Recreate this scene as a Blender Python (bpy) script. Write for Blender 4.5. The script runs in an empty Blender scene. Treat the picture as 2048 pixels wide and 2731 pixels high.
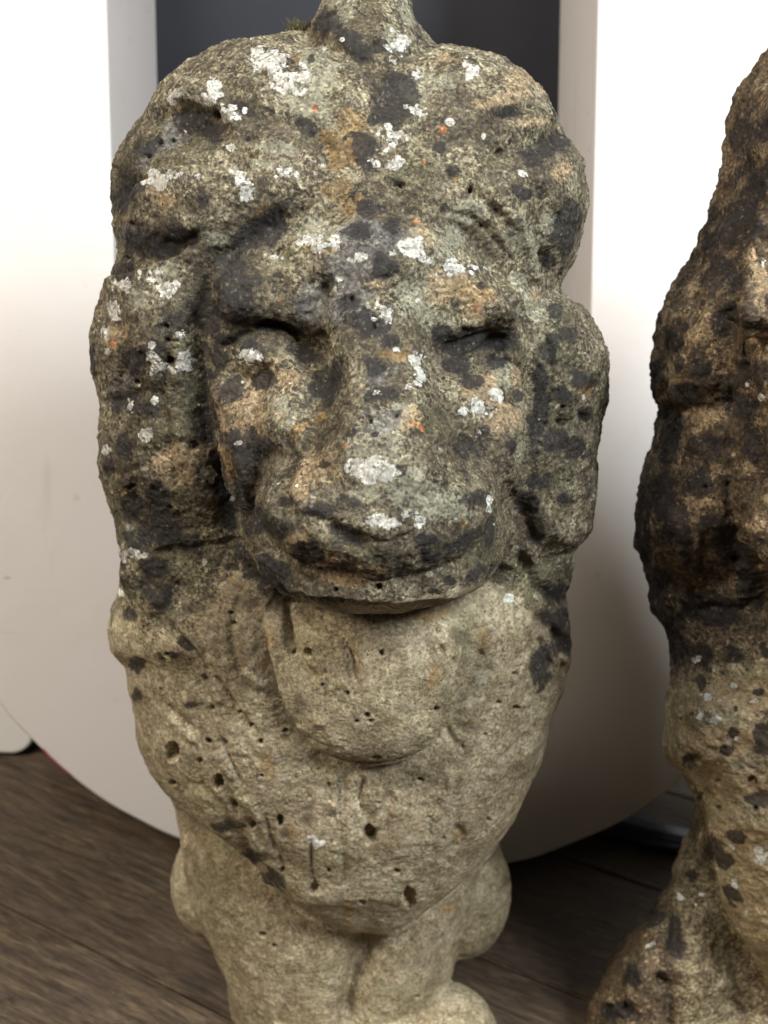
import bpy, math, random
import numpy as np
from mathutils import Vector
random.seed(4)

# ------------------------------------------------------------------ camera, world, lights
sc = bpy.context.scene
COL = sc.collection
FPX = 2928.0; PITCH = math.radians(18.0); CH = 0.46
cs, sn = math.cos(PITCH), math.sin(PITCH)
FWD = np.array([0, cs, -sn]); UPV = np.array([0, sn, cs]); CAM = np.array([0, 0, CH])

cam_d = bpy.data.cameras.new("camera"); cam = bpy.data.objects.new("camera", cam_d); COL.objects.link(cam)
cam_d.sensor_fit = 'VERTICAL'; cam_d.sensor_height = 36.0; cam_d.lens = 36.0 * FPX / 2731.0
cam.location = (0, 0, CH); cam.rotation_euler = (math.radians(90) - PITCH, 0, 0)
cam_d.clip_start = 0.01; cam_d.clip_end = 50
cam_d.dof.use_dof = True; cam_d.dof.focus_distance = 0.385; cam_d.dof.aperture_fstop = cam_d.lens / 2.7
sc.camera = cam

w = bpy.data.worlds.new("World"); sc.world = w; w.use_nodes = True
w.node_tree.nodes['Background'].inputs[0].default_value = (0.80, 0.82, 0.88, 1)
w.node_tree.nodes['Background'].inputs[1].default_value = 0.065

def area(name, loc, target, size, power, col):
    d = bpy.data.lights.new(name, 'AREA'); d.shape = 'DISK'; d.size = size; d.energy = power; d.color = col
    o = bpy.data.objects.new(name, d); COL.objects.link(o); o.location = loc
    o.rotation_euler = (Vector(target) - Vector(loc)).to_track_quat('-Z', 'Y').to_euler()
area("window_right", (0.62, -0.18, 1.02), (0.0, 0.5, 0.36), 0.42, 24, (0.87, 0.93, 1.0))
area("lamp_left", (-0.92, -0.05, 1.08), (0.0, 0.5, 0.35), 0.45, 15, (1.0, 0.90, 0.77))
area("window_above", (-0.32, -0.16, 1.45), (0.0, 0.5, 0.35), 0.26, 9, (0.88, 0.93, 1.0))

sc.view_settings.view_transform = 'Standard'; sc.view_settings.look = 'None'
sc.view_settings.exposure = 0.0; sc.view_settings.gamma = 1.0

# ------------------------------------------------------------------ helpers
def pt(px, py, Y):
    """point of the line of sight through a photo position at horizontal distance Y"""
    px = np.asarray(px, float); py = np.asarray(py, float)
    a = (px - 1024.0) / FPX; s = (py - 1365.5) / FPX
    ry = cs - sn * s; rz = -sn - cs * s
    t = Y / ry
    return np.stack([a * t, ry * t, CH + rz * t], -1)

def proj(P):
    d = P - CAM
    t = d @ FWD
    return 1024.0 + FPX * d[:, 0] / t, 1365.5 - FPX * (d @ UPV) / t, t

def set_props(o, label=None, cat=None, group=None, kind=None):
    for k, v in (("label", label), ("category", cat), ("group", group), ("kind", kind)):
        if v: o[k] = v
    return o

def link(name, me, mat=None, parent=None):
    o = bpy.data.objects.new(name, me); COL.objects.link(o)
    if mat: me.materials.append(mat)
    if parent: o.parent = parent
    return o

def shade_smooth(me):
    me.polygons.foreach_set("use_smooth", [True] * len(me.polygons)); me.update()

def hsh(ix, iy, iz, k=0):
    h = (ix.astype(np.int64) * 374761393 + iy.astype(np.int64) * 668265263 + iz.astype(np.int64) * 2147483647 + k * 1274126177) & 0xffffffff
    h = ((h ^ (h >> 13)) * 1274126177) & 0xffffffff
    h = ((h ^ (h >> 16)) * 2246822519) & 0xffffffff
    return ((h ^ (h >> 15)) & 0xffffff) / float(0xffffff)

def vnoise(P, freq, k=0):
    q = P * freq + 1000.0
    i = np.floor(q).astype(np.int64); f = q - i; f = f * f * f * (f * (f * 6 - 15) + 10)
    r = 0
    for dx in (0, 1):
        wx = f[:, 0] if dx else 1 - f[:, 0]
        for dy in (0, 1):
            wy = f[:, 1] if dy else 1 - f[:, 1]
            for dz in (0, 1):
                wz = f[:, 2] if dz else 1 - f[:, 2]
                r = r + wx * wy * wz * hsh(i[:, 0] + dx, i[:, 1] + dy, i[:, 2] + dz, k)
    return r * 2 - 1

def fbm(P, freq, octv=4, k=0, gain=0.5):
    a = 1.0; r = 0; n = 0
    for o in range(octv):
        r = r + a * vnoise(P + o * 3.17, freq * 2.03 ** o, k + o); n += a; a *= gain
    return r / n

def pit_field(P, cell, prob, rmin, rmax, k=0):
    """depth of random hemispherical air holes scattered through the stone"""
    q = P / cell + 500.0; i0 = np.floor(q - 0.5).astype(np.int64); out = np.zeros(len(P))
    for dx in (0, 1):
        for dy in (0, 1):
            for dz in (0, 1):
                c = i0 + np.array([dx, dy, dz])
                pr = hsh(c[:, 0], c[:, 1], c[:, 2], k)
                cx = np.stack([hsh(c[:, 0], c[:, 1], c[:, 2], k + j) for j in (1, 2, 3)], -1)
                r = rmin + (rmax - rmin) * hsh(c[:, 0], c[:, 1], c[:, 2], k + 4) ** 2
                d = np.linalg.norm((q - c - cx), axis=1) * cell / r
                hit = (pr < prob) & (d < 1.15)
                out = np.maximum(out, np.where(hit, r * np.clip((1.1 - d) / 0.5, 0, 1) ** 0.7, 0))
    return out

def catmull(pts, n=10):
    P = np.array(pts, float)
    if len(P) < 3:
        t = np.linspace(0, 1, n * 2)[:, None]; return P[0] * (1 - t) + P[-1] * t
    Q = np.vstack([2 * P[0] - P[1], P, 2 * P[-1] - P[-2]]); out = []
    for i in range(1, len(Q) - 2):
        for t in np.linspace(0, 1, n, endpoint=False):
            out.append(0.5 * ((2 * Q[i]) + (-Q[i-1] + Q[i+1]) * t + (2*Q[i-1] - 5*Q[i] + 4*Q[i+1] - Q[i+2]) * t*t + (-Q[i-1] + 3*Q[i] - 3*Q[i+1] + Q[i+2]) * t**3))
    out.append(P[-1]); return np.array(out)

def interp(tab, r):
    t = np.array(tab, float); return np.interp(r, t[:, 0], t[:, 1])

# ------------------------------------------------------------------ rough volumes of a statue
def shell(L, R, Yc, AF, AB, p=2.4, step=12, nseg=72):
    r0, r1 = L[0][0], L[-1][0]
    # dense rows where the volume closes
    n = int((r1 - r0) / step); u = np.linspace(0, 1, n)
    rows = r0 + (r1 - r0) * (u - 0.12 * np.sin(2 * math.pi * u) / (2 * math.pi) * 4 * 0.5)
    th = np.linspace(0, 2 * math.pi, nseg, endpoint=False)
    V = []
    for r in rows:
        l, rr = interp(L, r), interp(R, r); c = (l + rr) / 2; hw = (rr - l) / 2
        yc = interp(Yc, r) if isinstance(Yc, list) else Yc
        af = interp(AF, r); ab = interp(AB, r) if isinstance(AB, list) else AB
        ct, st = np.cos(th), np.sin(th)
        px = c + hw * np.sign(ct) * np.abs(ct) ** (2 / p)
        yy = np.sign(st) * np.abs(st) ** (2 / p)
        Y = yc - np.where(yy > 0, af, ab) * yy
        # behind the middle the width follows straight back instead of fanning out
        k = np.where(Y > yc, yc / Y, 1.0)
        V.append(pt(1024 + (px - 1024) * k, np.full(nseg, r), Y))
    V = np.concatenate(V); m = len(rows); F = []
    for i in range(m - 1):
        for j in range(nseg):
            a = i * nseg + j; b = i * nseg + (j + 1) % nseg
            F.append((a, b, b + nseg, a + nseg))
    F.append(tuple(reversed(range(nseg)))); F.append(tuple((m - 1) * nseg + j for j in range(nseg)))
    return V, F

def ball(px, py, Y, rx, ry, rz, rot=0.0, p=2.0):
    """ellipsoid: rx, ry in photo units at that distance, rz metres in depth"""
    c = pt(px, py, Y); t = Y / (cs - sn * (py - 1365.5) / FPX); k = t / FPX
    nu, nv = 40, 24; V = []
    for i in range(1, nv):
        a = math.pi * i / nv
        for j in range(nu):
            b = 2 * math.pi * j / nu
            x = math.sin(a) * math.cos(b) * rx * k; y = math.sin(a) * math.sin(b) * rz; z = math.cos(a) * ry * k
            X = x * math.cos(rot) + z * math.sin(rot); Z = -x * math.sin(rot) + z * math.cos(rot)
            V.append((c[0] + X, c[1] + y, c[2] + Z))
    top = len(V); dz = ry * k
    V.append((c[0] + dz * math.sin(rot), c[1], c[2] + dz * math.cos(rot)))
    V.append((c[0] - dz * math.sin(rot), c[1], c[2] - dz * math.cos(rot)))
    F = []
    for i in range(nv - 2):
        for j in range(nu):
            a = i * nu + j; b = i * nu + (j + 1) % nu; F.append((a, a + nu, b + nu, b))
    for j in range(nu):
        F.append((top, j, (j + 1) % nu)); a = (nv - 2) * nu
        F.append((top + 1, a + (j + 1) % nu, a + j))
    return np.array(V), F

def tube_chain(pts, n=8):
    """chain of balls along (px, py, Y, radius px, depth radius)"""
    out = []; P = np.array(pts, float)
    for i in range(len(P) - 1):
        for t in np.linspace(0, 1, n, endpoint=(i == len(P) - 2)):
            q = P[i] * (1 - t) + P[i+1] * t; out.append(ball(q[0], q[1], q[2], q[3], q[3], q[4]))
    return out

def blockvol(x0, x1, y0, y1, z0, z1, tap=0.0):
    V = np.array([(x + (tap if x == x0 else -tap) * (y == y1), y, z) for x in (x0, x1) for y in (y0, y1) for z in (z0, z1)], float)
    return V, [(0,1,3,2),(4,6,7,5),(0,4,5,1),(2,3,7,6),(0,2,6,4),(1,5,7,3)]

def union(vols, voxel, smooth):
    V = []; F = []; o = 0
    for v, f in vols:
        V.append(v); F += [tuple(i + o for i in q) for q in f]; o += len(v)
    me = bpy.data.meshes.new("rough"); me.from_pydata(np.concatenate(V).tolist(), [], F); me.update()
    import bmesh
    bm = bmesh.new(); bm.from_mesh(me); bmesh.ops.recalc_face_normals(bm, faces=bm.faces); bm.to_mesh(me); bm.free()
    ob = bpy.data.objects.new("rough", me); COL.objects.link(ob)
    md = ob.modifiers.new("r", 'REMESH'); md.mode = 'VOXEL'; md.voxel_size = voxel; md.adaptivity = 0
    dg = bpy.context.evaluated_depsgraph_get(); ev = ob.evaluated_get(dg)
    m2 = bpy.data.meshes.new_from_object(ev); bpy.data.objects.remove(ob); bpy.data.meshes.remove(me)
    n = len(m2.vertices); co = np.empty(n * 3); m2.vertices.foreach_get("co", co); co = co.reshape(-1, 3)
    ed = np.empty(len(m2.edges) * 2, np.int32); m2.edges.foreach_get("vertices", ed); ed = ed.reshape(-1, 2)
    co = relax(co, ed, smooth)
    m2.vertices.foreach_set("co", co.ravel()); m2.update()
    return m2, co, ed

def relax(co, ed, it, lam=0.5):
    n = len(co); deg = np.bincount(ed.ravel(), minlength=n).astype(float)
    for _ in range(it):
        s = np.empty_like(co)
        for k in range(co.shape[1]):
            s[:, k] = np.bincount(ed[:, 0], co[ed[:, 1], k], n) + np.bincount(ed[:, 1], co[ed[:, 0], k], n)
        co = co + lam * (s / deg[:, None] - co)
    return co

def vnormals(me, co, ed=None, it=0):
    me.vertices.foreach_set("co", co.ravel()); me.update()
    n = np.empty(len(co) * 3); me.vertex_normals.foreach_get("vector", n); n = n.reshape(-1, 3)
    if it:
        n = relax(n, ed, it); n /= np.linalg.norm(n, axis=1)[:, None] + 1e-9
    return n

# ------------------------------------------------------------------ chisel marks, placed on the near side of a statue
def polyd(px, py, line):
    """distance, side and run (0..1) of points near a smoothed line"""
    L = catmull(line); reach = 260
    m = (px > L[:, 0].min() - reach) & (px < L[:, 0].max() + reach) & (py > L[:, 1].min() - reach) & (py < L[:, 1].max() + reach)
    idx = np.nonzero(m)[0]; x = px[idx]; y = py[idx]
    best = np.full(len(idx), 1e9); side = np.zeros(len(idx)); run = np.zeros(len(idx)); n = len(L) - 1
    for i in range(n):
        a = L[i]; d = L[i+1] - a; l2 = d @ d + 1e-9
        t = np.clip(((x - a[0]) * d[0] + (y - a[1]) * d[1]) / l2, 0, 1)
        ex = x - a[0] - t * d[0]; ey = y - a[1] - t * d[1]; dd = np.hypot(ex, ey)
        u = dd < best; best = np.where(u, dd, best)
        side = np.where(u, np.sign(d[0] * ey - d[1] * ex), side); run = np.where(u, (i + t) / n, run)
    return idx, best, side, run

def endfade(run, k=0.16):
    return np.clip(run / k, 0, 1) ** 0.7 * np.clip((1 - run) / k, 0, 1) ** 0.7

def marks(co, nrm, items):
    px, py, t = proj(co)
    view = (co - CAM); view /= np.linalg.norm(view, axis=1)[:, None]
    facing = np.clip(-(nrm * view).sum(1) * 3 + 0.35, 0, 1)
    d = np.zeros(len(co))
    for it in items:
        k = it[0]
        if k == 'blob':      # centre, radii, angle, height mm
            _, x, y, rx, ry, ang, h = it
            c, s = math.cos(math.radians(ang)), math.sin(math.radians(ang))
            dx, dy = px - x, py - y
            u = (dx * c + dy * s) / rx; v = (-dx * s + dy * c) / ry
            d += h * 1e-3 * np.exp(-(u * u + v * v) ** 1.3 * 0.9)
        elif k == 'groove':  # line, half width px, depth mm
            _, line, wd, h = it
            i, q, sd, run = polyd(px, py, line)
            d[i] -= h * 1e-3 * np.exp(-(q / wd) ** 2) * endfade(run)
        elif k == 'ridge':
            _, line, wd, h = it
            i, q, sd, run = polyd(px, py, line)
            d[i] += h * 1e-3 * np.exp(-(q / wd) ** 2) * endfade(run)
        elif k == 'ledge':   # line, far width, near width, up mm, down mm: right-hand side of the run (seen in the photo) is proud
            _, line, wf, wn, hu, hd = it
            i, q, sd, run = polyd(px, py, line)
            a = hu * np.exp(-(q / wf) ** 1.6); b = -hd * np.exp(-(q / wn) ** 1.5)
            s = 0.5 + 0.5 * np.clip(sd * q / 7.0, -1, 1)
            d[i] += 1e-3 * (a * s + b * (1 - s)) * endfade(run)
        elif k == 'pit':
            _, x, y, rx, ry, h = it
            m = np.nonzero((np.abs(px - x) < rx * 2.2) & (np.abs(py - y) < ry * 2.2))[0]
            q = np.hypot((px[m] - x) / rx, (py[m] - y) / ry) + 0.30 * fbm(co[m], 420, 2, 5)
            d[m] -= h * 1e-3 * np.clip((1.15 - q) / 0.45, 0, 1)
    return d * facing

def stain_light(px, py, facing, lst, wob):
    """soft potential (0.5 on the edge) of placed lichen"""
    m = np.zeros(len(px))
    for it in lst:
        x, y, rx, ry = it[:4]; ang = it[4] if len(it) > 4 else 0; st = it[5] if len(it) > 5 else 1.0
        c, s = math.cos(math.radians(ang)), math.sin(math.radians(ang))
        R = max(rx, ry) * 2.6
        idx = np.nonzero((np.abs(px - x) < R) & (np.abs(py - y) < R))[0]
        dx, dy = px[idx] - x, py[idx] - y
        q = np.hypot((dx * c + dy * s) / rx, (-dx * s + dy * c) / ry) + wob[idx] * 0.62
        m[idx] = np.maximum(m[idx], st * np.clip(1.0 - 0.5 * q, 0, 1))
    return m * facing

# ------------------------------------------------------------------ materials
class NT:
    def __init__(s, name):
        s.m = bpy.data.materials.new(name); s.m.use_nodes = True; s.t = s.m.node_tree; s.n = s.t.nodes; s.b = s.n['Principled BSDF']
        s.tc = s.n.new('ShaderNodeTexCoord').outputs['Object']
    def put(s, sock, v):
        if isinstance(v, bpy.types.NodeSocket): s.t.links.new(v, sock)
        else:
            try: sock.default_value = v
            except Exception: sock.default_value = (*v, 1)
    def noise(s, scale, detail=4, rough=0.55, vec=None, dist=0.0, out='Fac'):
        n = s.n.new('ShaderNodeTexNoise'); s.put(n.inputs['Scale'], scale); n.inputs['Detail'].default_value = detail
        n.inputs['Roughness'].default_value = rough; n.inputs['Distortion'].default_value = dist
        s.put(n.inputs['Vector'], vec or s.tc); return n.outputs[out]
    def voro(s, scale, vec=None, out='Distance', feat='F1', rnd=1.0):
        n = s.n.new('ShaderNodeTexVoronoi'); n.feature = feat; s.put(n.inputs['Scale'], scale); n.inputs['Randomness'].default_value = rnd
        s.put(n.inputs['Vector'], vec or s.tc); return n.outputs[out]
    def math(s, op, a, b=0.0, c=0.0, clamp=False):
        n = s.n.new('ShaderNodeMath'); n.operation = op; n.use_clamp = clamp
        s.put(n.inputs[0], a); s.put(n.inputs[1], b); s.put(n.inputs[2], c); return n.outputs[0]
    def step(s, v, lo, hi, a=0.0, b=1.0):
        n = s.n.new('ShaderNodeMapRange'); n.interpolation_type = 'SMOOTHSTEP'; s.put(n.inputs['Value'], v)
        n.inputs['From Min'].default_value = lo; n.inputs['From Max'].default_value = hi
        n.inputs['To Min'].default_value = a; n.inputs['To Max'].default_value = b; return n.outputs['Result']
    def mix(s, f, a, b, mode='MIX'):
        n = s.n.new('ShaderNodeMix'); n.data_type = 'RGBA'; n.blend_type = mode
        s.put(n.inputs[0], f); s.put(n.inputs[6], a); s.put(n.inputs[7], b); return n.outputs[2]
    def attr(s, name):
        n = s.n.new('ShaderNodeAttribute'); n.attribute_name = name; return n.outputs['Fac']
    def ramp(s, f, stops):
        n = s.n.new('ShaderNodeValToRGB'); e = n.color_ramp.elements
        while len(e) < len(stops): e.new(0.5)
        for i, (p, c) in enumerate(stops): e[i].position = p; e[i].color = (*c, 1)
        s.put(n.inputs[0], f); return n.outputs[0]
    def bump(s, h, strength, dist, prev=None):
        n = s.n.new('ShaderNodeBump'); n.inputs['Strength'].default_value = strength; n.inputs['Distance'].default_value = dist
        s.put(n.inputs['Height'], h)
        if prev: s.put(n.inputs['Normal'], prev)
        return n.outputs[0]
    def mapping(s, scale=(1,1,1), rot=(0,0,0)):
        n = s.n.new('ShaderNodeMapping'); n.inputs['Scale'].default_value = scale; n.inputs['Rotation'].default_value = rot
        s.put(n.inputs['Vector'], s.tc); return n.outputs[0]

def srgb(r, g, b):
    f = lambda c: (c / 255 / 12.92) if c / 255 <= 0.04045 else ((c / 255 + 0.055) / 1.055) ** 2.4
    return (f(r), f(g), f(b))

def stone(name, weather, clean, dark, cover=0.0, gain=1.0):
    g = lambda *c: tuple(x * gain for x in srgb(*c))
    s = NT(name)
    big = s.noise(28, 3); mid = s.noise(130, 5, 0.6); fine = s.noise(640, 6, 0.78); grit = s.noise(1700, 3, 0.8)
    cell = s.voro(1000, out='Color'); speck = s.n.new('ShaderNodeSeparateColor'); s.put(speck.inputs[0], cell)
    wob = s.math('ADD', s.math('MULTIPLY', s.math('SUBTRACT', mid, 0.5), 0.9), s.math('ADD', s.math('MULTIPLY', s.math('SUBTRACT', fine, 0.5), 1.5), s.math('MULTIPLY', s.math('SUBTRACT', grit, 0.5), 0.5)))
    # weathered crust: tan, grey and olive grains
    t = s.math('ADD', s.math('MULTIPLY', fine, 0.70), s.math('MULTIPLY', mid, 0.30))
    c1 = s.ramp(t, [(0.38, g(*weather[0])), (0.465, g(*weather[1])), (0.545, g(*weather[2])), (0.65, g(*weather[3]))])
    c2 = s.ramp(t, [(0.36, g(*clean[0])), (0.46, g(*clean[1])), (0.55, g(*clean[2])), (0.66, g(*clean[3]))])
    cl = s.step(s.math('ADD', s.attr('clean'), s.math('MULTIPLY', wob, 0.55)), 0.36, 0.64)
    c = s.mix(cl, c1, c2)
    # slow drift of hue
    c = s.mix(s.step(big, 0.42, 0.66, 0, 0.55), c, s.mix(1.0, c, (0.97, 1.0, 0.92, 1), 'MULTIPLY'))
    c = s.mix(s.math('MULTIPLY', s.step(s.noise(45, 4, 0.65, vec=s.mapping((1, 1, 0.6), (0.2, 0.9, 0.3))), 0.47, 0.56), 0.75), c, s.mix(1.0, c, (0.72, 0.68, 0.64, 1), 'MULTIPLY'))
    c = s.mix(s.math('MULTIPLY', s.step(s.noise(62, 4, 0.6, vec=s.mapping((1, 1, 0.7), (0.7, 0.1, 0.5))), 0.52, 0.59), 0.7), c, s.mix(1.0, c, (1.13, 1.18, 1.16, 1), 'MULTIPLY'))
    c = s.mix(s.math('MULTIPLY', s.step(s.noise(300, 6, 0.72, vec=s.mapping((1, 1, 0.75), (0.5, 0.5, 0.2))), 0.53, 0.60), s.math('MULTIPLY', cl, 0.55)), c, s.mix(1.0, c, (0.66, 0.60, 0.50, 1), 'MULTIPLY'))
    # loose small patches everywhere
    pn = s.noise(75, 5, 0.62, vec=s.mapping((1, 1, 1), (0.4, 0.2, 0.9)))
    p1 = s.step(s.math('ADD', pn, s.math('MULTIPLY', wob, 0.22)), 0.60 - cover, 0.655 - cover)
    c = s.mix(s.math('MULTIPLY', p1, s.math('SUBTRACT', 0.62, s.math('MULTIPLY', cl, 0.47))), c, g(*dark))
    wn = s.noise(120, 4, 0.6, vec=s.mapping((1, 1, 1), (1.1, 0.6, 0.1)))
    p2 = s.step(s.math('ADD', wn, s.math('MULTIPLY', wob, 0.2)), 0.69, 0.73)
    c = s.mix(s.math('MULTIPLY', p2, 0.55), c, g(186, 178, 152))
    # placed patches
    for nm, col, op, w2 in (('brown', (78, 66, 47), 0.62, 2.2), ('green', (100, 98, 66), 0.34, 1.0), ('ochre', (158, 124, 70), 0.52, 1.0), ('pale', (166, 162, 136), 0.58, 1.0),
                            ('tan', (182, 156, 118), 0.62, 0.9), ('bluegrey', (122, 120, 120), 0.5, 1.0), ('dark', dark, 0.88, 1.2),
                            ('white', (232, 227, 212), 0.92, 1.1), ('orange', (186, 116, 66), 0.7, 0.9)):
        v = s.math('ADD', s.attr(nm), s.math('MULTIPLY', wob, w2 * 0.62))
        m = s.step(v, 0.20, 0.62) if nm == 'brown' else s.step(v, 0.41, 0.53) if nm in ('white', 'dark', 'orange') else s.step(v, 0.36, 0.66)
        if nm == 'white': crust = m
        tone = s.mix(1.0, g(*col), s.ramp(t, [(0.3, (0.55, 0.55, 0.55)), (0.5, (1, 1, 1)), (0.7, (1.35, 1.35, 1.35))]), 'MULTIPLY')
        c = s.mix(s.math('MULTIPLY', m, op), c, tone)
    # single sand grains, each a shade of its own
    gm = s.math('MULTIPLY', s.step(s.noise(85, 4, 0.6), 0.40, 0.60, 0.60, 1.0), s.math('SUBTRACT', 1.0, s.math('MULTIPLY', cl, 0.45)))
    c = s.mix(gm, c, s.ramp(speck.outputs[0], [(0.0, (0.42, 0.39, 0.34)), (0.30, (0.82, 0.80, 0.77)), (0.70, (1.10, 1.10, 1.08)), (1.0, (1.75, 1.72, 1.64))]), 'MULTIPLY')
    sg = s.math('MULTIPLY', s.step(speck.outputs[1], 0.93, 0.97), s.step(grit, 0.45, 0.6)); c = s.mix(s.math('MULTIPLY', sg, 0.30), c, g(214, 200, 172))
    sd = s.step(speck.outputs[2], 0.86, 0.92); c = s.mix(s.math('MULTIPLY', sd, s.math('SUBTRACT', 0.55, s.math('MULTIPLY', cl, 0.30))), c, g(52, 44, 34))
    # dark dots in the finest pores
    pv = s.voro(560, out='Distance'); pore = s.step(pv, 0.12, 0.22, 1, 0)
    pm = s.step(s.noise(110, 3), 0.46, 0.58)
    pore = s.math('MULTIPLY', pore, pm)
    c = s.mix(s.math('MULTIPLY', pore, 0.75), c, g(34, 29, 22))
    s.put(s.b.inputs['Base Color'], c)
    rough = s.step(fine, 0.35, 0.65, 0.42, 0.85); s.put(s.b.inputs['Roughness'], rough)
    s.b.inputs['Specular IOR Level'].default_value = 0.45
    rel = s.math('SUBTRACT', 1.0, s.math('MULTIPLY', cl, 0.6))
    n = s.bump(s.math('MULTIPLY', mid, rel), 0.45, 0.0012)
    n = s.bump(s.math('MULTIPLY', fine, rel), 1.0, 0.0016, n)
    n = s.bump(s.math('SUBTRACT', grit, s.math('MULTIPLY', pore, 1.2)), 0.9, 0.0004, n)
    n = s.bump(s.math('MULTIPLY', crust, s.math('ADD', 0.5, fine)), 0.45, 0.0006, n)
    s.put(s.b.inputs['Normal'], n)
    return s.m

STONE = stone("weathered_stone",
              [(34, 28, 20), (94, 83, 62), (160, 148, 118), (240, 232, 208)],
              [(100, 87, 65), (152, 137, 108), (188, 173, 142), (226, 214, 188)], (38, 33, 30), cover=0.012)
STONE2 = stone("dark_weathered_stone",
               [(44, 34, 25), (88, 71, 51), (136, 114, 84), (184, 164, 130)],
               [(104, 90, 64), (148, 132, 100), (184, 168, 132), (222, 210, 176)], (36, 29, 26), cover=0.03, gain=1.1)

# ------------------------------------------------------------------ a carved statue from its rough volumes
MASKS = ('brown', 'green', 'ochre', 'pale', 'tan', 'bluegrey', 'dark', 'white', 'orange')
def carve(vols, voxel, smooth, big, small, stain_light_spots, clean_fn, seed, mat, root, part_fn, pitp=1.0, rough=1.0):
    me, co, ed = union(vols, voxel, smooth)
    n = vnormals(me, co, ed, 6)
    co = co + n * marks(co, n, big)[:, None]
    co = relax(co, ed, 2)
    n = vnormals(me, co, ed, 4)
    co = co + n * (marks(co, n, small) + rough * (0.0018 * fbm(co, 60, 3, seed) + 0.0013 * fbm(co, 190, 4, seed + 9, 0.6)) * (1 - 0.55 * clean_fn(*proj(co)[:2], co)))[:, None]
    n = vnormals(me, co, ed, 2)
    px, py, t = proj(co)
    view = (co - CAM) / np.linalg.norm(co - CAM, axis=1)[:, None]
    facing = np.clip(-(n * view).sum(1) * 4 + 0.6, 0, 1)
    cl = clean_fn(px, py, co)
    pits = pit_field(co, 0.0062, 0.30 * pitp, 0.0005, 0.0012, seed + 20) + pit_field(co, 0.0032, 0.32 * pitp, 0.0003, 0.0006, seed + 30) * 0.8
    co = co - n * (pits - 0.00028 * fbm(co, 900, 2, seed + 40) * (1.2 - cl))[:, None]
    wob = fbm(co, 120, 4, seed + 50, 0.62) * 2.2
    vals = {k: stain_light(px, py, facing, stain_light_spots.get(k, []), wob) for k in MASKS}
    vals['clean'] = cl
    base = np.array(root.location)
    co = co - base
    n = vnormals(me, co)
    for k, v in vals.items():
        a = me.attributes.new(k, 'FLOAT', 'POINT'); a.data.foreach_set('value', v.astype(np.float32))
    me.update()
    # part the one carved surface into the regions that read as pieces of the figure
    nf = len(me.polygons); fv = np.empty(nf * 4, np.int32)
    me.polygons.foreach_get("vertices", fv) if len(me.loops) == nf * 4 else None
    fv = fv.reshape(-1, 4)
    fc = co[fv].mean(1) + base; pid, names = part_fn(fc)
    for k, nm in enumerate(names):
        f = fv[pid == k]
        if not len(f): continue
        used, inv = np.unique(f, return_inverse=True); f2 = inv.reshape(-1, 4)
        m = bpy.data.meshes.new(nm); m.vertices.add(len(used)); m.vertices.foreach_set("co", co[used].ravel().astype(np.float32))
        m.loops.add(len(f2) * 4); m.loops.foreach_set("vertex_index", f2.ravel().astype(np.int32))
        m.polygons.add(len(f2)); m.polygons.foreach_set("loop_start", np.arange(0, len(f2) * 4, 4, dtype=np.int32))
        m.polygons.foreach_set("loop_total", np.full(len(f2), 4, np.int32))
        m.update(calc_edges=True); m.validate(); shade_smooth(m)
        for kk, v in vals.items():
            a = m.attributes.new(kk, 'FLOAT', 'POINT'); a.data.foreach_set('value', v[used].astype(np.float32))
        m.normals_split_custom_set_from_vertices(n[used].tolist())
        link(nm, m, mat, root)
    bpy.data.meshes.remove(me)

def inside(px, py, poly):
    P = catmull(poly + [poly[0]], 6); r = np.zeros(len(px), bool)
    for i in range(len(P) - 1):
        x0, y0 = P[i]; x1, y1 = P[i+1]
        c = ((y0 > py) != (y1 > py)); r ^= c & (px < (x1 - x0) * (py - y0) / (y1 - y0 + 1e-12) + x0)
    return r

# ------------------------------------------------------------------ the lion in the middle
HL = [(84,860),(92,740),(99,670),(118,580),(163,498),(222,435),(276,411),(325,372),(416,308),(464,294),(558,300),(664,311),(699,308),(764,282),(852,258),(917,240),(987,244),(1075,270),(1204,276),(1245,268),(1308,278),(1380,300),(1457,323),(1500,350),(1550,400),(1620,520),(1720,720)]
HR = [(84,960),(110,1120),(131,1231),(149,1312),(190,1394),(253,1457),(344,1502),(425,1556),(524,1572),(615,1558),(696,1529),(769,1484),(814,1547),(886,1597),(958,1620),(1062,1621),(1206,1590),(1333,1588),(1414,1579),(1450,1540),(1500,1505),(1550,1450),(1620,1340),(1720,1160)]
CL = [(1380,420),(1430,345),(1506,322),(1568,323),(1620,302),(1679,286),(1740,294),(1778,336),(1835,342),(1914,361),(1989,366),(2054,396),(2123,444),(2214,562),(2295,670),(2395,775),(2450,860),(2492,960)]
CR = [(1380,1420),(1430,1510),(1500,1538),(1581,1511),(1640,1516),(1680,1525),(1750,1520),(1834,1507),(1933,1466),(2033,1448),(2123,1403),(2196,1366),(2277,1300),(2367,1213),(2440,1110),(2492,1020)]
FL = [(560,900),(620,790),(660,700),(720,600),(800,545),(864,531),(1000,525),(1110,532),(1200,575),(1300,605),(1430,645),(1520,690),(1570,745),(1600,820),(1612,930)]
FR = [(560,1050),(620,1190),(691,1320),(760,1390),(864,1420),(1000,1420),(1111,1408),(1180,1388),(1290,1362),(1420,1352),(1500,1335),(1560,1285),(1600,1210),(1612,1100)]
BL = [(1950,470),(2119,452),(2236,484),(2324,492),(2422,508),(2515,558),(2613,602),(2669,610),(2731,622),(2900,640),(3300,660)]
BR = [(1950,1380),(2196,1335),(2304,1285),(2376,1275),(2476,1250),(2566,1215),(2657,1192),(2731,1156),(2900,1150),(3300,1140)]

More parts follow.
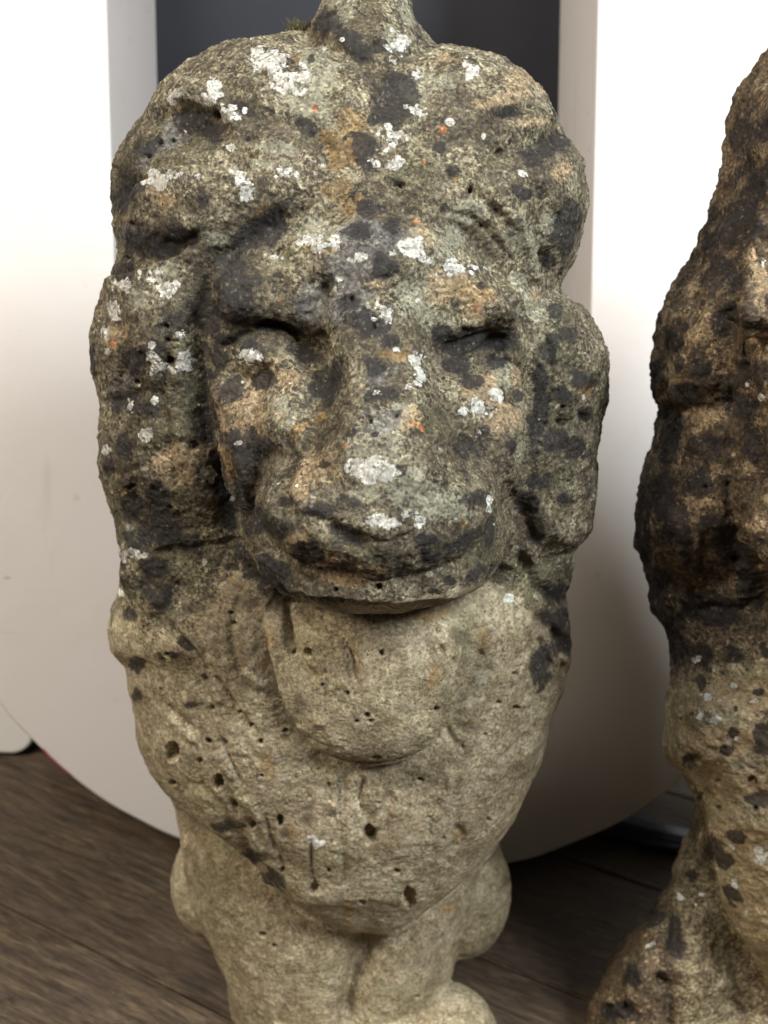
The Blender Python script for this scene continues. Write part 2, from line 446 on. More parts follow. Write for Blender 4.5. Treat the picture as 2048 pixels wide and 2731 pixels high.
vols = [
    shell(HL, HR, 0.452, [(84,.012),(120,.026),(180,.040),(300,.055),(500,.066),(900,.070),(1250,.062),(1450,.054),(1560,.050),(1640,.040),(1720,.02)], [(84,.02),(150,.05),(400,.085),(1720,.08)], 2.7, 7, 120),
    shell(CL, CR, [(1380,.455),(1700,.458),(2100,.466),(2492,.462)], [(1380,.046),(1500,.055),(1700,.058),(2000,.056),(2250,.048),(2400,.036),(2492,.014)], [(1380,.06),(2000,.07),(2492,.02)], 2.75, 8, 110),
    shell(FL, FR, 0.408, [(560,.010),(640,.026),(720,.034),(850,.034),(960,.0315),(1100,.032),(1300,.037),(1450,.044),(1560,.044),(1595,.034),(1612,.016)], .03, 2.7, 7, 110),
    shell(BL, BR, [(1950,.50),(2300,.503),(2700,.507),(3300,.51)], [(1950,.045),(2300,.050),(2731,.046),(3300,.046)], [(1950,.05),(3300,.05)], 2.3, 10, 96),
    # crest on top of the head
    shell([(-150,930),(-60,895),(0,868),(40,848),(72,824),(100,800),(160,750),(250,720)], [(-150,1030),(-60,1062),(0,1086),(54,1106),(118,1160),(160,1200),(250,1240)], .457, [(-150,.012),(-60,.020),(0,.026),(72,.034),(118,.041),(250,.050)], [(-150,.012),(0,.026),(118,.05),(250,.06)], 2.2, 8, 72),
    # muzzle, nose bridge and pad, chin
    ball(1005,1400,.376,338,196,.036, 0, 2), ball(995,1320,.368,318,205,.044), ball(1000,1465,.373,318,146,.039),
    *tube_chain([(985,760,.392,165,.024),(1000,900,.385,145,.027),(1015,1060,.373,160,.030),(1025,1220,.360,200,.033),(1035,1310,.357,190,.031)], 7),
    ball(840,1310,.362,130,110,.020), ball(1200,1310,.368,140,130,.017),
    ball(1290,1180,.386,105,190,.022), ball(690,1200,.386,105,180,.020), ball(830,1140,.382,150,180,.029), ball(1180,1130,.384,140,180,.027),
    ball(450,1500,.425,130,230,.014), ball(1405,1360,.424,70,170,.018),
    # brows
    ball(690,790,.389,140,95,.015,math.radians(12)), ball(1270,800,.391,135,85,.014,math.radians(8)),
    ball(985,690,.396,250,130,.028),
    # cheeks
    ball(650,1080,.391,95,130,.011), ball(1320,1085,.392,85,130,.011),
    # hanging beard under the chin
    ball(985,1755,.414,262,285,.023),
    # haunches and hind parts
    ball(1215,2370,.530,148,195,.034), ball(600,2350,.530,143,165,.030),
    ball(900,2500,.525,300,430,.040), ball(900,2000,.520,400,520,.050),
    # rear paws on the slab
    ball(1205,2760,.470,125,90,.034), ball(1010,2990,.455,110,80,.03), ball(830,2990,.455,110,80,.03),
    blockvol(-0.070, 0.058, 0.420, 0.535, 0.002, 0.026, 0.030),
]

big = [
    # ---- mane, upper left
    ('ledge', [(395,322),(440,290),(503,272),(562,288),(606,330),(612,385)][::-1], 60, 60, 2.2, 3.4),
    ('blob', 505,335,85,38,-22,-4.5), ('blob', 400,420,110,46,-42,-3.6), ('blob',330,520,45,60,-20,-3.5),
    ('ledge', [(296,628),(322,560),(350,515),(392,477),(440,453),(520,449),(600,462),(680,500)], 95, 32, 3.8, 2.0),
    ('blob', 500,560,150,80,-10,3.2),
    ('groove', [(575,235),(651,288),(714,314),(798,338),(851,372),(900,430)], 30, 3.6),
    ('ridge', [(470,240),(560,262),(640,330),(720,372),(800,400)], 38, 1.8),
    ('blob', 760,190,170,70,5,2.2),
    ('ledge', [(270,790),(310,745),(360,728),(419,708),(486,676),(560,640)], 80, 34, 3.2, 3.0),
    ('blob', 706,612,96,38,-36,-3.6), ('blob', 600,690,40,30,-40,-2.0),
    ('ledge', [(610,690),(680,640),(760,600),(840,560)], 50, 26, 2.2, 1.0),
    ('blob', 760,480,110,60,10,2.0),
    # ---- long left locks
    ('blob', 385,900,130,150,0,4.0), ('blob', 400,1180,120,170,0,5.0), ('blob',370,1020,60,40,0,-2.0),
    ('groove', [(555,650),(530,780),(522,900),(520,1040),(545,1150),(590,1290),(640,1420)], 30, 5.5),
    ('blob', 590,1350,34,110,-12,-5),
    ('ledge', [(640,1440),(560,1450),(447,1456),(400,1470)], 60, 26, 0.8, 1.0),
    # ---- upper right mane
    ('blob', 1310,210,130,70,25,2.6), ('groove', [(1290,320),(1340,306),(1385,296),(1440,270)], 22, 2.2), ('blob',1350,304,40,16,-10,-1.2),
    ('ridge', [(1280,372),(1350,350),(1430,326),(1480,318)], 34, 1.5),
    ('groove', [(1270,425),(1330,414),(1385,386),(1450,366),(1520,366)], 30, 2.6), ('blob',1440,410,80,40,-15,-2.0),
    ('blob', 1400,540,130,110,20,3.4), ('groove', [(1400,470),(1425,540),(1470,590),(1540,620)], 18, 1.8),
    ('groove', [(1190,590),(1259,640),(1322,712),(1362,780),(1400,850)], 22, 3.4),
    ('ridge', [(1300,520),(1380,600),(1420,690),(1440,760)], 24, 1.8),
    ('groove', [(1400,600),(1440,680),(1475,760)], 16, 1.8), ('blob',1457,700,30,36,0,-3),
    ('blob', 1058,270,60,80,-15,-2.0),
    ('groove', [(1560,790),(1500,790),(1455,800),(1430,850)], 26, 3.0),
    # ---- right locks
    ('blob', 1520,960,95,140,0,4.0), ('blob',1490,1240,90,150,0,3.0),
    ('groove', [(1392,800),(1430,900),(1425,1000),(1425,1110),(1395,1200),(1362,1290),(1362,1400)], 22, 3.6),
    ('ridge', [(1440,930),(1430,1060),(1400,1180),(1378,1260),(1382,1330)], 9, 1.6),
    ('groove', [(1370,1290),(1400,1360),(1430,1440),(1470,1500),(1520,1500)], 26, 2.2),
    ('ridge', [(1400,1300),(1450,1380),(1500,1430),(1560,1440)], 26, 2.4), ('blob',1410,1400,34,60,-15,-1.6),
    ('groove', [(1380,1480),(1430,1560),(1480,1600),(1525,1590)], 20, 2.6), ('groove', [(1440,1640),(1480,1680),(1520,1720)], 14, 1.8),
    ('groove', [(1560,1120),(1500,1130),(1460,1160)], 18, 1.8),
    # ---- crest
    ('groove', [(780,92),(860,110),(950,150),(1040,185)], 26, 3.0), ('groove', [(1090,120),(1130,170),(1180,190)], 20, 1.8),
    # ---- eyes
    ('blob', 755,905,112,60,10,-4.0), ('blob', 812,928,54,42,24,-3.6), ('blob',700,935,56,30,6,3.2),
    ('blob',725,965,95,36,4,2.2),
    ('blob', 1262,918,108,40,-12,-3.0), ('blob',1300,932,50,30,-12,-1.6), ('blob',1232,960,60,28,-15,1.8),
    ('blob', 856,1035,40,70,38,-3.2),
    # ---- muzzle
    ('groove', [(790,1200),(758,1265),(745,1320),(765,1372)], 22, 3.8),
    ('ledge', [(1120,1408),(1092,1418),(1035,1438),(975,1432),(918,1408),(872,1380),(820,1366),(745,1360)], 90, 26, 0.7, 0.9),
    ('blob', 925,1432,64,28,24,-2.6), ('groove',[(1100,1400),(1163,1402),(1215,1388)],10,1.0),
    ('groove', [(700,1240),(672,1320),(690,1405),(733,1484),(800,1545)], 20, 2.2),
    ('ridge', [(660,1280),(655,1380),(690,1470),(760,1545)], 22, 1.6),
    ('groove', [(1120,1130),(1170,1190),(1210,1250)], 26, 1.8), ('groove', [(905,1120),(860,1180),(830,1230)], 30, 2.0),
    ('ledge', [(1340,1500),(1310,1545),(1235,1592),(1111,1606),(960,1604),(802,1590),(740,1560)], 30, 55, 0.8, 8.0),
    ('groove', [(880,1060),(800,1130),(715,1220),(665,1320),(650,1400)], 34, 1.8), ('groove', [(1125,1080),(1210,1140),(1290,1220),(1345,1310)], 34, 0.5),
    # ---- beard
    ('ledge', [(1262,1640),(1225,1744),(1188,1852),(1158,1943),(1104,2004),(1014,2034),(923,2022),(851,1986),(788,1912),(742,1805),(715,1705),(693,1600)], 60, 34, 3.4, 4.6),
    ('groove', [(762,1600),(779,1707),(800,1765),(826,1800),(850,1812)], 13, 3.8),
    ('groove', [(780,1630),(860,1671),(915,1706),(942,1765),(941,1834)], 13, 3.8),
    # ---- chest
    ('ledge', [(409,1586),(460,1650),(534,1735),(590,1810),(640,1890),(700,1960)][::-1], 60, 26, 1.6, 1.6),
    ('groove', [(536,1798),(556,1830),(572,1868)], 8, 1.6), ('groove', [(577,1803),(605,1850),(634,1896)], 7, 1.6),
    ('groove', [(896,2048),(900,2120),(914,2270)], 9, 1.3), ('groove', [(940,2060),(920,2160)], 10, 1.0),
    ('groove', [(328,1467),(370,1530),(420,1600)], 22, 3.0), ('blob',430,1680,110,90,40,2.2),
    ('blob', 360,1600,34,60,20,-2.2), ('blob',1440,1700,70,150,8,-2.0), ('blob',1500,1760,26,20,0,2.5),
    ('blob', 600,2080,130,110,30,2.0), ('blob',1240,2060,120,140,-20,2.0),
    ('ledge', [(1400,2170),(1312,2285),(1213,2375),(1104,2462),(996,2496),(869,2470),(761,2400),(670,2298),(562,2216),(470,2150)], 50, 44, 2.0, 3.6),
    # ---- legs
    ('groove', [(1003,2500),(985,2560),(950,2610),(930,2680),(925,2760)], 24, 9.0), ('blob',960,2560,42,80,22,-6.0),
    ('groove', [(1262,2330),(1255,2400),(1235,2490),(1200,2580)], 24, 1.6),
    ('blob', 780,2560,120,170,0,3.0), ('blob',1090,2600,80,150,5,3.0),
    ('groove', [(490,2260),(500,2350),(530,2430)], 14, 2.4),
]
small = [
    ('groove', [(300,830),(330,950),(320,1060),(345,1180),(360,1300),(400,1400)], 14, 1.5), ('groove', [(430,800),(450,930),(430,1060),(450,1200),(480,1330)], 14, 1.5),
    ('groove', [(250,1080),(300,1070),(370,1050),(440,1058)], 14, 1.8), ('groove', [(262,1250),(320,1262),(400,1240)], 12, 1.2), ('ridge', [(480,900),(490,1050),(500,1200)], 22, 1.0),
    ('groove', [(660,120),(700,200),(800,270),(900,300)], 16, 1.6), ('groove', [(480,190),(580,215),(680,250)], 14, 1.0), ('groove', [(850,190),(880,280),(920,380),(940,480)], 16, 1.3),
    ('groove', [(1120,180),(1130,280),(1100,400),(1060,500)], 16, 1.4), ('groove', [(1180,200),(1230,260),(1240,340)], 14, 1.2), ('groove', [(1160,440),(1240,500),(1320,560),(1380,640)], 14, 1.4),
    ('groove', [(1100,520),(1180,560),(1280,600),(1380,720)], 14, 1.3), ('groove', [(1560,930),(1510,1000),(1490,1100),(1500,1220),(1480,1340)], 14, 1.6), ('groove', [(1450,880),(1470,980),(1460,1090),(1430,1200),(1410,1290)], 12, 1.5),
    ('groove', [(1600,1010),(1560,1060),(1550,1160)], 12, 1.3), ('groove', [(1590,1240),(1540,1280),(1500,1300)], 12, 1.4),
    # lids and cracks
    ('groove', [(675,880),(711,868),(751,872),(784,892),(800,912)], 7, 2.6),
    ('ledge', [(842,962),(858,930),(842,905),(798,880),(748,856),(700,852),(650,872)], 18, 18, 1.0, 1.8),
    ('groove', [(585,925),(612,915),(640,895),(675,880)], 8, 1.6),
    ('groove', [(560,800),(575,930),(545,1010)], 20, 1.2),
    ('groove', [(1172,922),(1210,912),(1244,900),(1298,884),(1372,880)], 7, 1.6),
    ('groove', [(1196,952),(1225,950),(1254,943),(1294,921),(1318,905)], 7, 2.4),
    ('groove', [(1230,878),(1262,876)], 6, 1.2), ('groove', [(1340,955),(1372,970),(1392,985)], 7, 1.6),
    ('blob', 1323,912,28,22,-30,-5.0), ('blob',1308,942,26,18,0,-3.0), ('blob',1215,930,40,16,-20,-2.0), ('blob',1345,912,10,22,20,-1.6),
    ('pit', 1352,1066,9,10,5.0), ('groove', [(1290,1062),(1312,1068),(1318,1085)], 6, 1.2),
    ('pit',1010,1563,12,9,3.4), ('pit',894,1574,6,6,2), ('pit',999,105,13,11,3.5), ('pit',690,338,9,10,2.6),
    ('pit',747,165,9,10,3.4), ('pit',695,227,8,9,2), ('pit',578,313,9,11,2.4), ('pit',396,416,9,6,2), ('pit',428,380,8,6,2), ('pit',461,375,9,6,2),
    ('pit',308,450,8,9,2.2), ('pit',465,466,5,5,1.5), ('pit',350,600,11,7,1.6), ('pit',340,690,9,8,1.8),
    ('pit',455,963,12,12,2.6), ('pit',515,1188,13,12,2.4), ('pit',657,1051,7,7,2), ('pit',345,1300,8,8,1.6), ('pit',430,870,14,7,1.6),
    ('groove', [(425,905),(460,912),(495,906)], 6, 1.6), ('pit',363,1021,7,7,1.4),
    ('pit',1056,1104,12,9,2.6), ('groove', [(1045,492),(1062,490),(1080,500)], 8, 3), ('pit',1256,505,5,12,2.4), ('groove', [(1320,415),(1345,402)], 8, 2.6),
    ('pit',1409,284,8,6,2.2), ('pit',983,1118,9,9,2), ('pit',999,866,7,7,1.6), ('pit',935,797,8,8,1.6), ('pit',760,1372,9,7,2.4), ('pit',820,1740,9,14,4),
    ('groove', [(400,1640),(420,1660),(452,1700)], 7, 1.2), ('groove', [(470,1550),(500,1600)], 7, 1.0),
    ('ridge', [(780,1160),(830,1120),(880,1090)], 10, 0.6), ('groove', [(700,1460),(760,1520),(840,1550)], 8, 1.1), ('groove', [(690,1500),(760,1560)], 6, 1.0),
    ('groove', [(640,1580),(620,1700),(650,1800),(700,1880)], 12, 1.2),
    ('groove', [(1290,1660),(1270,1760),(1230,1860),(1190,1960)], 14, 1.0), ('groove', [(1385,1650),(1420,1760),(1400,1880)], 14, 1.4),
    ('groove', [(1470,1660),(1500,1740),(1505,1800)], 9, 2.2), ('groove', [(1440,1700),(1470,1780)], 8, 1.4), ('groove', [(1180,1930),(1210,1980),(1240,1990)], 10, 1.2),
    ('groove', [(540,610),(480,650),(430,640)], 12, 1.4),
]
for x, y, rx, ry, h in [(460,2006,16,26,5),(582,2087,14,19,4.5),(625,2150,8,12,4),(745,2191,9,14,4),(987,2232,16,26,6),(1091,2395,16,26,6),(837,2372,14,14,3),
        (555,1979,8,9,3),(533,2028,8,9,3),(1017,1742,7,9,3),(1180,1730,5,12,3.4),(1167,1680,6,8,3),(859,1827,6,5,2.4),(926,1850,5,5,2.2),(979,1909,7,6,3),
        (950,1926,5,5,2),(988,1925,5,5,2.4),(1164,1895,6,9,2.6),(1000,2022,14,6,2.8),(1119,2083,8,7,3),(675,2203,8,10,3),(694,1979,7,9,2.6),(1330,1875,7,6,2.4),(1378,1891,9,8,3),
        (698,2068,5,5,2),(749,2324,6,6,2.2),(876,2322,5,6,2.2),(1295,1961,5,5,2),(1372,1797,6,6,2),(1144,2180,6,6,2),(1183,2238,5,5,2),(1306,2190,6,6,2),(460,2090,8,8,3),
        (615,1635,5,5,2),(624,1664,6,6,2),(446,1745,6,6,2.2),(565,1890,6,8,2.4),(671,1934,6,6,2),(761,1948,5,5,2),(785,1738,5,5,1.8),(700,2493,9,8,2.6),(733,2522,7,6,2),(1113,2660,9,6,2.2),
        (640,1900,5,5,2),(1210,1760,5,6,2),(965,2407,8,7,2),(1057,2325,8,7,2.4)]:
    small.append(('pit', x, y, rx, ry, h))

rs = random.Random(21)
for k in range(80):
    x = rs.uniform(400, 1460); y = rs.uniform(1640, 2260)
    if 690 < x < 1270 and y < 2050: continue
    lean = (930 - x) * 0.20; ln = rs.uniform(50, 150)
    small.append((rs.choice(['groove', 'groove', 'ridge']), [(x, y), (x + lean * 0.35 + rs.uniform(-12, 12), y + ln * 0.5), (x + lean * 0.8 + rs.uniform(-8, 8), y + ln)], rs.uniform(6, 15), rs.uniform(0.7, 1.9)))

ST = {
 'dark': [(1060,261,64,92,-18),(997,316,15,16),(985,395,48,30,20),(985,440,30,26),(1208,451,24,30),(1174,396,17,14),(1280,447,16,12),(1449,396,64,34,-20),(1420,430,40,26),(1362,300,34,12,-8),(1508,600,36,66,12),(1457,700,24,26),(1400,515,26,20),  # black lichen, plus shade painted into hollows, grooves and eye sockets
          (520,318,60,26,-10),(562,345,36,26,30),(390,400,50,26,-40),(343,500,34,74,18),(545,535,46,62),(505,632,46,36,30),(400,655,80,42,-8),(330,728,46,34,-30),(706,612,88,38,-34),(640,668,40,26,-40),
          (811,337,46,18,24),(660,296,60,14,28),(984,556,30,22),(1040,600,26,30),(960,620,40,22),(1000,560,30,14),
          (635,790,92,82,-20),(620,712,52,38,-30),(740,735,26,14),(560,860,44,44),(607,905,60,30,-10),(590,960,26,30),(805,930,50,32,30),(770,880,80,18,22),(660,925,44,22),  # darkness under the left brow and in the eye corner painted in
          (607,1033,38,36,20),(567,1004,34,22),(711,1008,32,26),(856,1033,36,76,36),(552,1120,22,120,-5),(682,1192,34,40),(615,1165,34,26),(573,1260,24,60,-15),(599,1345,26,96,-15),(650,1340,24,90,-12),(640,1210,26,50),
          (990,867,56,36,10),(1037,910,30,24),(990,976,44,34),(1016,1050,42,30),(1027,722,50,42,20),(940,800,34,26),(1069,1254,13,13),(940,1154,18,10,-30),(1000,1160,14,8),(870,1240,14,10),
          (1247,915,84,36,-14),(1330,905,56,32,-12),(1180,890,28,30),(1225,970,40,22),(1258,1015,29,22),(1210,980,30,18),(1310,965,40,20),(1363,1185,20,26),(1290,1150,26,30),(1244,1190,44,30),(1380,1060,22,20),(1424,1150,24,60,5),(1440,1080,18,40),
          (1470,930,26,40),(1520,890,40,36),(1550,1010,34,26),(1500,1050,24,20),(1440,1010,20,40),(1480,1180,40,26),(1540,1200,30,34),(1410,1340,40,46,-30),(1450,1290,34,26),(1500,1330,30,22),(1430,1420,22,24),(1420,1290,26,30),(1560,1100,24,22),(1480,830,20,24),
          (463,870,56,34),(350,960,30,28),(410,930,50,26,-30),(349,1082,58,32),(330,1180,24,30),(290,1245,18,24),(420,1340,30,56,-10),(431,1424,84,34,-6),(520,1440,40,30),(350,1350,30,40),(409,1515,36,30),(447,1590,36,26,40),(400,1580,18,40,-40),(490,1711,26,16,30),(330,1500,10,46),(245,960,14,40),
          (352,1638,20,20),(368,1771,22,18),(363,1857,18,22),(460,1750,20,14),(520,1880,20,10),
          (860,1365,50,26,20),(940,1340,56,20,20,0.75),(900,1410,60,24,30),(1000,1390,24,14,0,0.7),(1220,1450,54,26,-30,0.85),(1140,1440,40,16,10,0.85),(1300,1420,36,50,0,0.7),(1060,1510,40,22,20,0.85),(1150,1485,36,26,-20,0.85),(1270,1530,50,24,-30,0.85),(1200,1550,26,16),(1170,1580,40,14,5,0.8),(820,1480,40,34),(760,1340,24,16),(740,1410,40,30),(700,1400,24,50,0,0.72),(730,1520,60,26,35),(640,1480,20,60,-30),(1270,1330,40,26),  # the shaded hollow under the nose pad is painted dark among these
          (616,2205,34,18,10),(679,2286,26,16,30),(730,2340,34,18,40),(1440,1770,30,60),(1490,1650,40,30),(1480,1580,40,26),(1500,1720,26,40),(700,1545,20,40,-20),(620,1510,26,14),(913,92,50,26,40),(870,60,26,30),(955,134,50,22,30),(820,60,16,14),(1020,130,30,20)],  # includes a painted hollow shadow at the foot of the crest
 'white': [(735,165,48,36,8),(765,200,30,40,10),(740,215,44,34,30),(571,223,16,11),(530,262,50,14,20),(617,305,30,10,20),(450,474,60,12,-6),(638,480,22,20),(655,515,22,20,40),(841,430,13,9),(756,455,24,16),(862,652,40,9,6),(841,640,16,10),  # white lichen, plus a painted highlight on the upper left mane lip
           (1065,125,24,30),(1050,165,22,14),(1005,430,20,18),(1048,440,20,14),(1060,360,30,14,-10),(1111,295,24,11,20),(1259,181,18,20),(1045,385,12,9),(1028,402,9,8),(1240,72+30,8,6),(1200,325,10,8),(1105,196,14,9),
           (1032,831,24,25),(969,690,22,13,20),(1099,672,34,15,22),(1085,655,20,9,20),(1207,708,16,17),(1262,711,34,11,16),(1113,961,17,15),(1124,1001,15,22,-20),(1057,930,9,7),(1090,1030,9,8),(1278,1090,26,18,10),(1327,1051,14,12),(1278,1150,9,14,-20),
           (997,1258,46,18,8),(955,1236,20,10),(1025,1268,22,14),(1000,1240,24,12),(905,745,10,8),(893,772,14,10),(850,754,8,8),(727,687,16,8),  # the nose-top entries paint its highlight white
           (300,822,16,22),(387,1158,13,12),(490,963,17,19),(404,920,9,8),(408,948,14,8,20),(550,1261,18,16),(420,985,24,12,-20),(330,760,24,13),(400,745,26,16),(440,770,20,16),(272,880,14,16),(283,1200,10,10),(347,1085,12,12),
           (838,2246,15,12),(1305,1360,8,8),(480,894,12,8),(655,950,34,20),(345,1478,40,10,10),(1050,1395,50,18,5),(1306,1332,8,9),(740,1290,8,7),(620,1330,6,6),(835,1325,8,6),(1085,1378,20,9,-20),(1058,1590,12,5),(1360,1600,14,8)],
 'pale': [(840,215,70,60),(830,300,60,40,20),(790,260,50,30),(862,615,64,36),(562,636,44,22,-10),(530,620,30,16),(608,682,18,26,40),(590,720,10,22,30),(1145,215,44,50),(1120,250,40,30),(1040,100,30,60),(900,20,40,40),(1080,40,20,60),(735,400,56,26,10),(700,440,50,26),
          (1419,662,40,80,-10),(1390,620,40,40),(1450,830,40,40),(1390,760,26,40,-20),(1250,560,50,40),(1180,640,60,40),(1130,730,50,30),(1100,800,60,50,0),(1170,860,50,30),(1010,1150,56,70),(1040,1180,50,50),(960,1190,40,30),(1060,1100,30,20),(990,800,40,30),(430,720,50,26,-20),(380,790,40,30),(1470,600,34,40),
          (740,1090,26,42,10),(780,1118,7,24,20),(635,1010,30,14,30),(1340,1000,40,40),(1390,1180,14,60,10),(1100,1300,100,60),(1160,1340,90,40),(1000,1320,60,26)],
 'brown': [(680,1330,60,170,-8),(760,1450,110,70,30),(1000,1500,260,60),(1230,1440,110,110),(880,1120,44,120,25),(640,780,110,110),(600,1180,60,120),(420,1300,130,150),(430,1060,90,90),(360,900,80,80),(1400,440,110,60,-15,0.8),(1500,1150,50,160,0,0.8),(1260,930,130,60,-10),(1360,1230,50,120),(690,330,160,36,22),(470,370,120,50,-30),(340,470,60,90),(620,640,110,60,-35),(440,640,120,40),(1230,300,90,60),(1020,620,70,120),(1000,930,60,140),(1140,900,60,60),(1180,1180,80,60),(930,80,70,50),(560,1120,40,120),(720,880,110,40),(1100,1330,90,30),(850,1330,90,40,10),(1400,1350,60,120,-20),(1480,1650,50,120),(1230,620,80,40,30),(420,1560,60,60),(700,1590,60,30)],  # brown crust, also painting the shading of muzzle side and chin
 'tan': [(1090,1120,24,24),(640,1080,72,56,25),(660,1140,50,34,20),(600,1150,20,40),(700,990,50,30),(770,1010,50,30,10),(750,960,30,14),(1330,1120,60,60,-20),(1270,1050,40,20),(1300,1010,40,20),(1380,1000,26,30),(1385,215,50,34,20),(1419,330,44,14,-8),(1500,450,24,30),(1183,155,18,16),(1340,260,60,16,-10),
         (470,1240,50,50,-30),(560,1200,26,40),(500,860,20,20),(300,900,30,30),(1010,760,40,20),(1200,770,60,40),(1130,640,40,30),(1260,830,70,34),(850,1260,60,46,-30),(800,1310,36,30),(1250,1180,20,26),(430,520,40,30),(860,1490,44,22),(930,1540,70,16),(790,1440,30,20)],
 'ochre': [(900,510,40,36,-20),(925,545,34,40),(917,396,46,46,30),(880,360,30,30),(930,320,36,40,20),(795,160,14,18),(690,560,40,10,-40),(860,665,50,12),(1240,790,70,36),(1060,420,12,9),(1040,945,40,16),(615,1240,20,40,-10),(1222,2223,15,22),(1285,1698,14,28),(1140,1640,40,14),(720,1700,14,30,-20),(700,1780,14,20),(710,2030,20,40),(1160,1800,20,30),(925,2430,14,22),(1560,1040,14,20),(400,480,26,10),(820,1130,40,16,-30),(1010,1520,50,14)],
 'green': [(520,400,46,40),(480,430,40,20,-20),(735,940,30,26),(528,1548,34,44),(540,1490,50,24),(460,1490,40,30),(520,1380,40,30),(480,1080,70,60),(440,1160,60,50),(1300,430,40,20),(1100,470,70,60),(761,2410,26,40,-10),(560,2360,70,60),(600,2260,40,26),(1420,1560,40,60),(1250,1700,60,120,0,0.85),(1200,1850,60,120,0,0.85),(1500,950,60,120,0,0.9),(1470,1300,60,90,0,0.9),(1080,2080,60,40,0,0.85),(1130,1120,70,26,10),(1290,2450,60,120,0,0.9),(1100,1830,50,60,0,0.7),(980,1490,90,40),(1250,1480,90,50),(1400,1000,20,120,0,0.8),(1410,120,30,10)],
 'bluegrey': [(430,385,64,24,-30),(380,440,40,24,-30),(455,330,40,20),(930,780,90,50,20),(960,690,90,60,10),(850,800,60,60),(990,640,80,60),(1000,1010,40,50),(350,625,40,30),(430,660,50,20,-10),(320,1040,36,60),(1010,1120,50,36)],
 'orange': [(1183,345,8,7,-30),(1110,592,6,6),(865,772,6,6),(747,801,7,5),(303,916,8,8),(1105,1132,6,6),(1127,1140,7,8),(1270,825,6,8),(920,1188,10,4,-30),(842,288,6,6),(1128,435,5,5)],
}
for x, y, rx, ry, *o in list(ST['white']):
    if max(rx, ry) > 11:
        for k in range(5):
            a = rs.uniform(0, 6.3); q = rs.uniform(0.9, 1.7); r = rs.uniform(0.18, 0.42) * max(rx, ry)
            ST['white'].append((x + rx * q * math.cos(a), y + ry * q * math.sin(a), r, r * rs.uniform(0.5, 1), rs.uniform(0, 90)))
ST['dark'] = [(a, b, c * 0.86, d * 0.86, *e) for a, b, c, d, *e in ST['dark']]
for k in range(330):
    x, y = rs.uniform(250, 1600), rs.uniform(40, 1600) ; r = 2.5 + 8 * rs.random() ** 3
    ST[rs.choice(['white', 'pale', 'pale', 'dark', 'brown', 'tan', 'ochre'])].append((x, y, r * rs.uniform(0.8, 1.6), r, rs.uniform(0, 180)))
for k in range(70):
    x, y = rs.uniform(300, 1500), rs.uniform(1600, 2600); r = 4 + 12 * rs.random() ** 2
    ST[rs.choice(['brown', 'pale', 'pale', 'green', 'ochre', 'brown'])].append((x, y, r * rs.uniform(0.8, 1.6), r * 1.3, rs.uniform(60, 120)))

def clean1(px, py, co):
    # fresh pale stone below the chin line, weathered crust above
    lim = np.interp(px, [200,330,450,560,640,760,1000,1300,1400,1450,1520], [1600,1600,1660,1560,1480,1600,1612,1545,1570,1640,1700])
    wd = np.interp(px, [520, 700, 1330, 1450], [320, 36, 36, 320])
    c = np.clip((py - lim) / wd + 0.5, 0, 1) * 0.88
    return np.where(co[:, 1] > 0.55, 0.5, c)

FACEPOLY = [(900,560),(1050,556),(1190,610),(1320,690),(1392,770),(1425,900),(1425,1100),(1390,1200),(1362,1300),(1356,1430),(1330,1520),(1235,1595),(1111,1608),(960,1606),(802,1594),(740,1563),(690,1500),(640,1420),(600,1300),(555,1180),(526,1050),(528,880),(560,770),(640,690),(760,610)]
BEARDPOLY = [(700,1560),(800,1590),(1110,1604),(1280,1560),(1262,1640),(1225,1744),(1188,1852),(1158,1943),(1104,2004),(1014,2034),(923,2022),(851,1986),(788,1912),(742,1805),(715,1705)]
BIB = [(444,2123),(562,2214),(670,2295),(761,2395),(869,2467),(990,2494),(1104,2458),(1213,2367),(1312,2277),(1366,2196)]
def parts1(fc):
    px, py, t = proj(fc); pid = np.zeros(len(fc), int)
    front = fc[:, 1] < 0.43
    bib = np.interp(px, [b[0] for b in BIB], [b[1] for b in BIB])
    pid[(py > bib) | ((py > 2050) & (fc[:, 1] > 0.49))] = 3
    pid[front & (pid == 0) & inside(px, py, BEARDPOLY)] = 2
    pid[(fc[:, 1] < 0.412) & (py < 1615) & inside(px, py, FACEPOLY)] = 1
    pid[fc[:, 2] < 0.0265] = 4
    return pid, ['mane', 'face', 'beard', 'body', 'plinth']

lion = bpy.data.objects.new("lion_statue", None); COL.objects.link(lion); lion.location = (-0.01, 0.50, 0.0)
set_props(lion, "grey and tan stone lion in full view with lichen blotched mane and muzzle", "statue", "stone lion statues")
bpy.context.view_layer.update()
VOX = 0.00064
# a wisp of dry moss on top of the head
MOSS = NT("dry_moss"); MOSS.put(MOSS.b.inputs['Base Color'], MOSS.mix(MOSS.noise(300), srgb(70, 66, 40), srgb(112, 100, 66))); MOSS.b.inputs['Roughness'].default_value = 0.9
V = []; F = []
for k in range(90):
    c = pt(rs.gauss(797, 13), rs.uniform(74, 98), .452); h = rs.uniform(.0012, .0045); a = rs.uniform(0, 6.3); q = rs.uniform(.0003, .0007)
    d = np.array([rs.uniform(-1, 1), rs.uniform(-1, 1), 1.2]) * h; u = np.array([math.cos(a), math.sin(a), 0]) * q; v = np.array([-math.sin(a), math.cos(a), 0]) * q
    i = len(V); V += [c + u, c - u * .5 + v, c - u * .5 - v, c + d * .6 + u * .6, c + d * .6 - u * .4, c + d]
    F += [(i, i+1, i+4, i+3), (i+1, i+2, i+4), (i+2, i, i+3, i+4), (i+3, i+4, i+5)]
me = bpy.data.meshes.new("moss"); me.from_pydata([tuple(p - np.array(lion.location)) for p in V], [], F)
link("moss", me, MOSS.m, lion)["kind"] = "stuff"
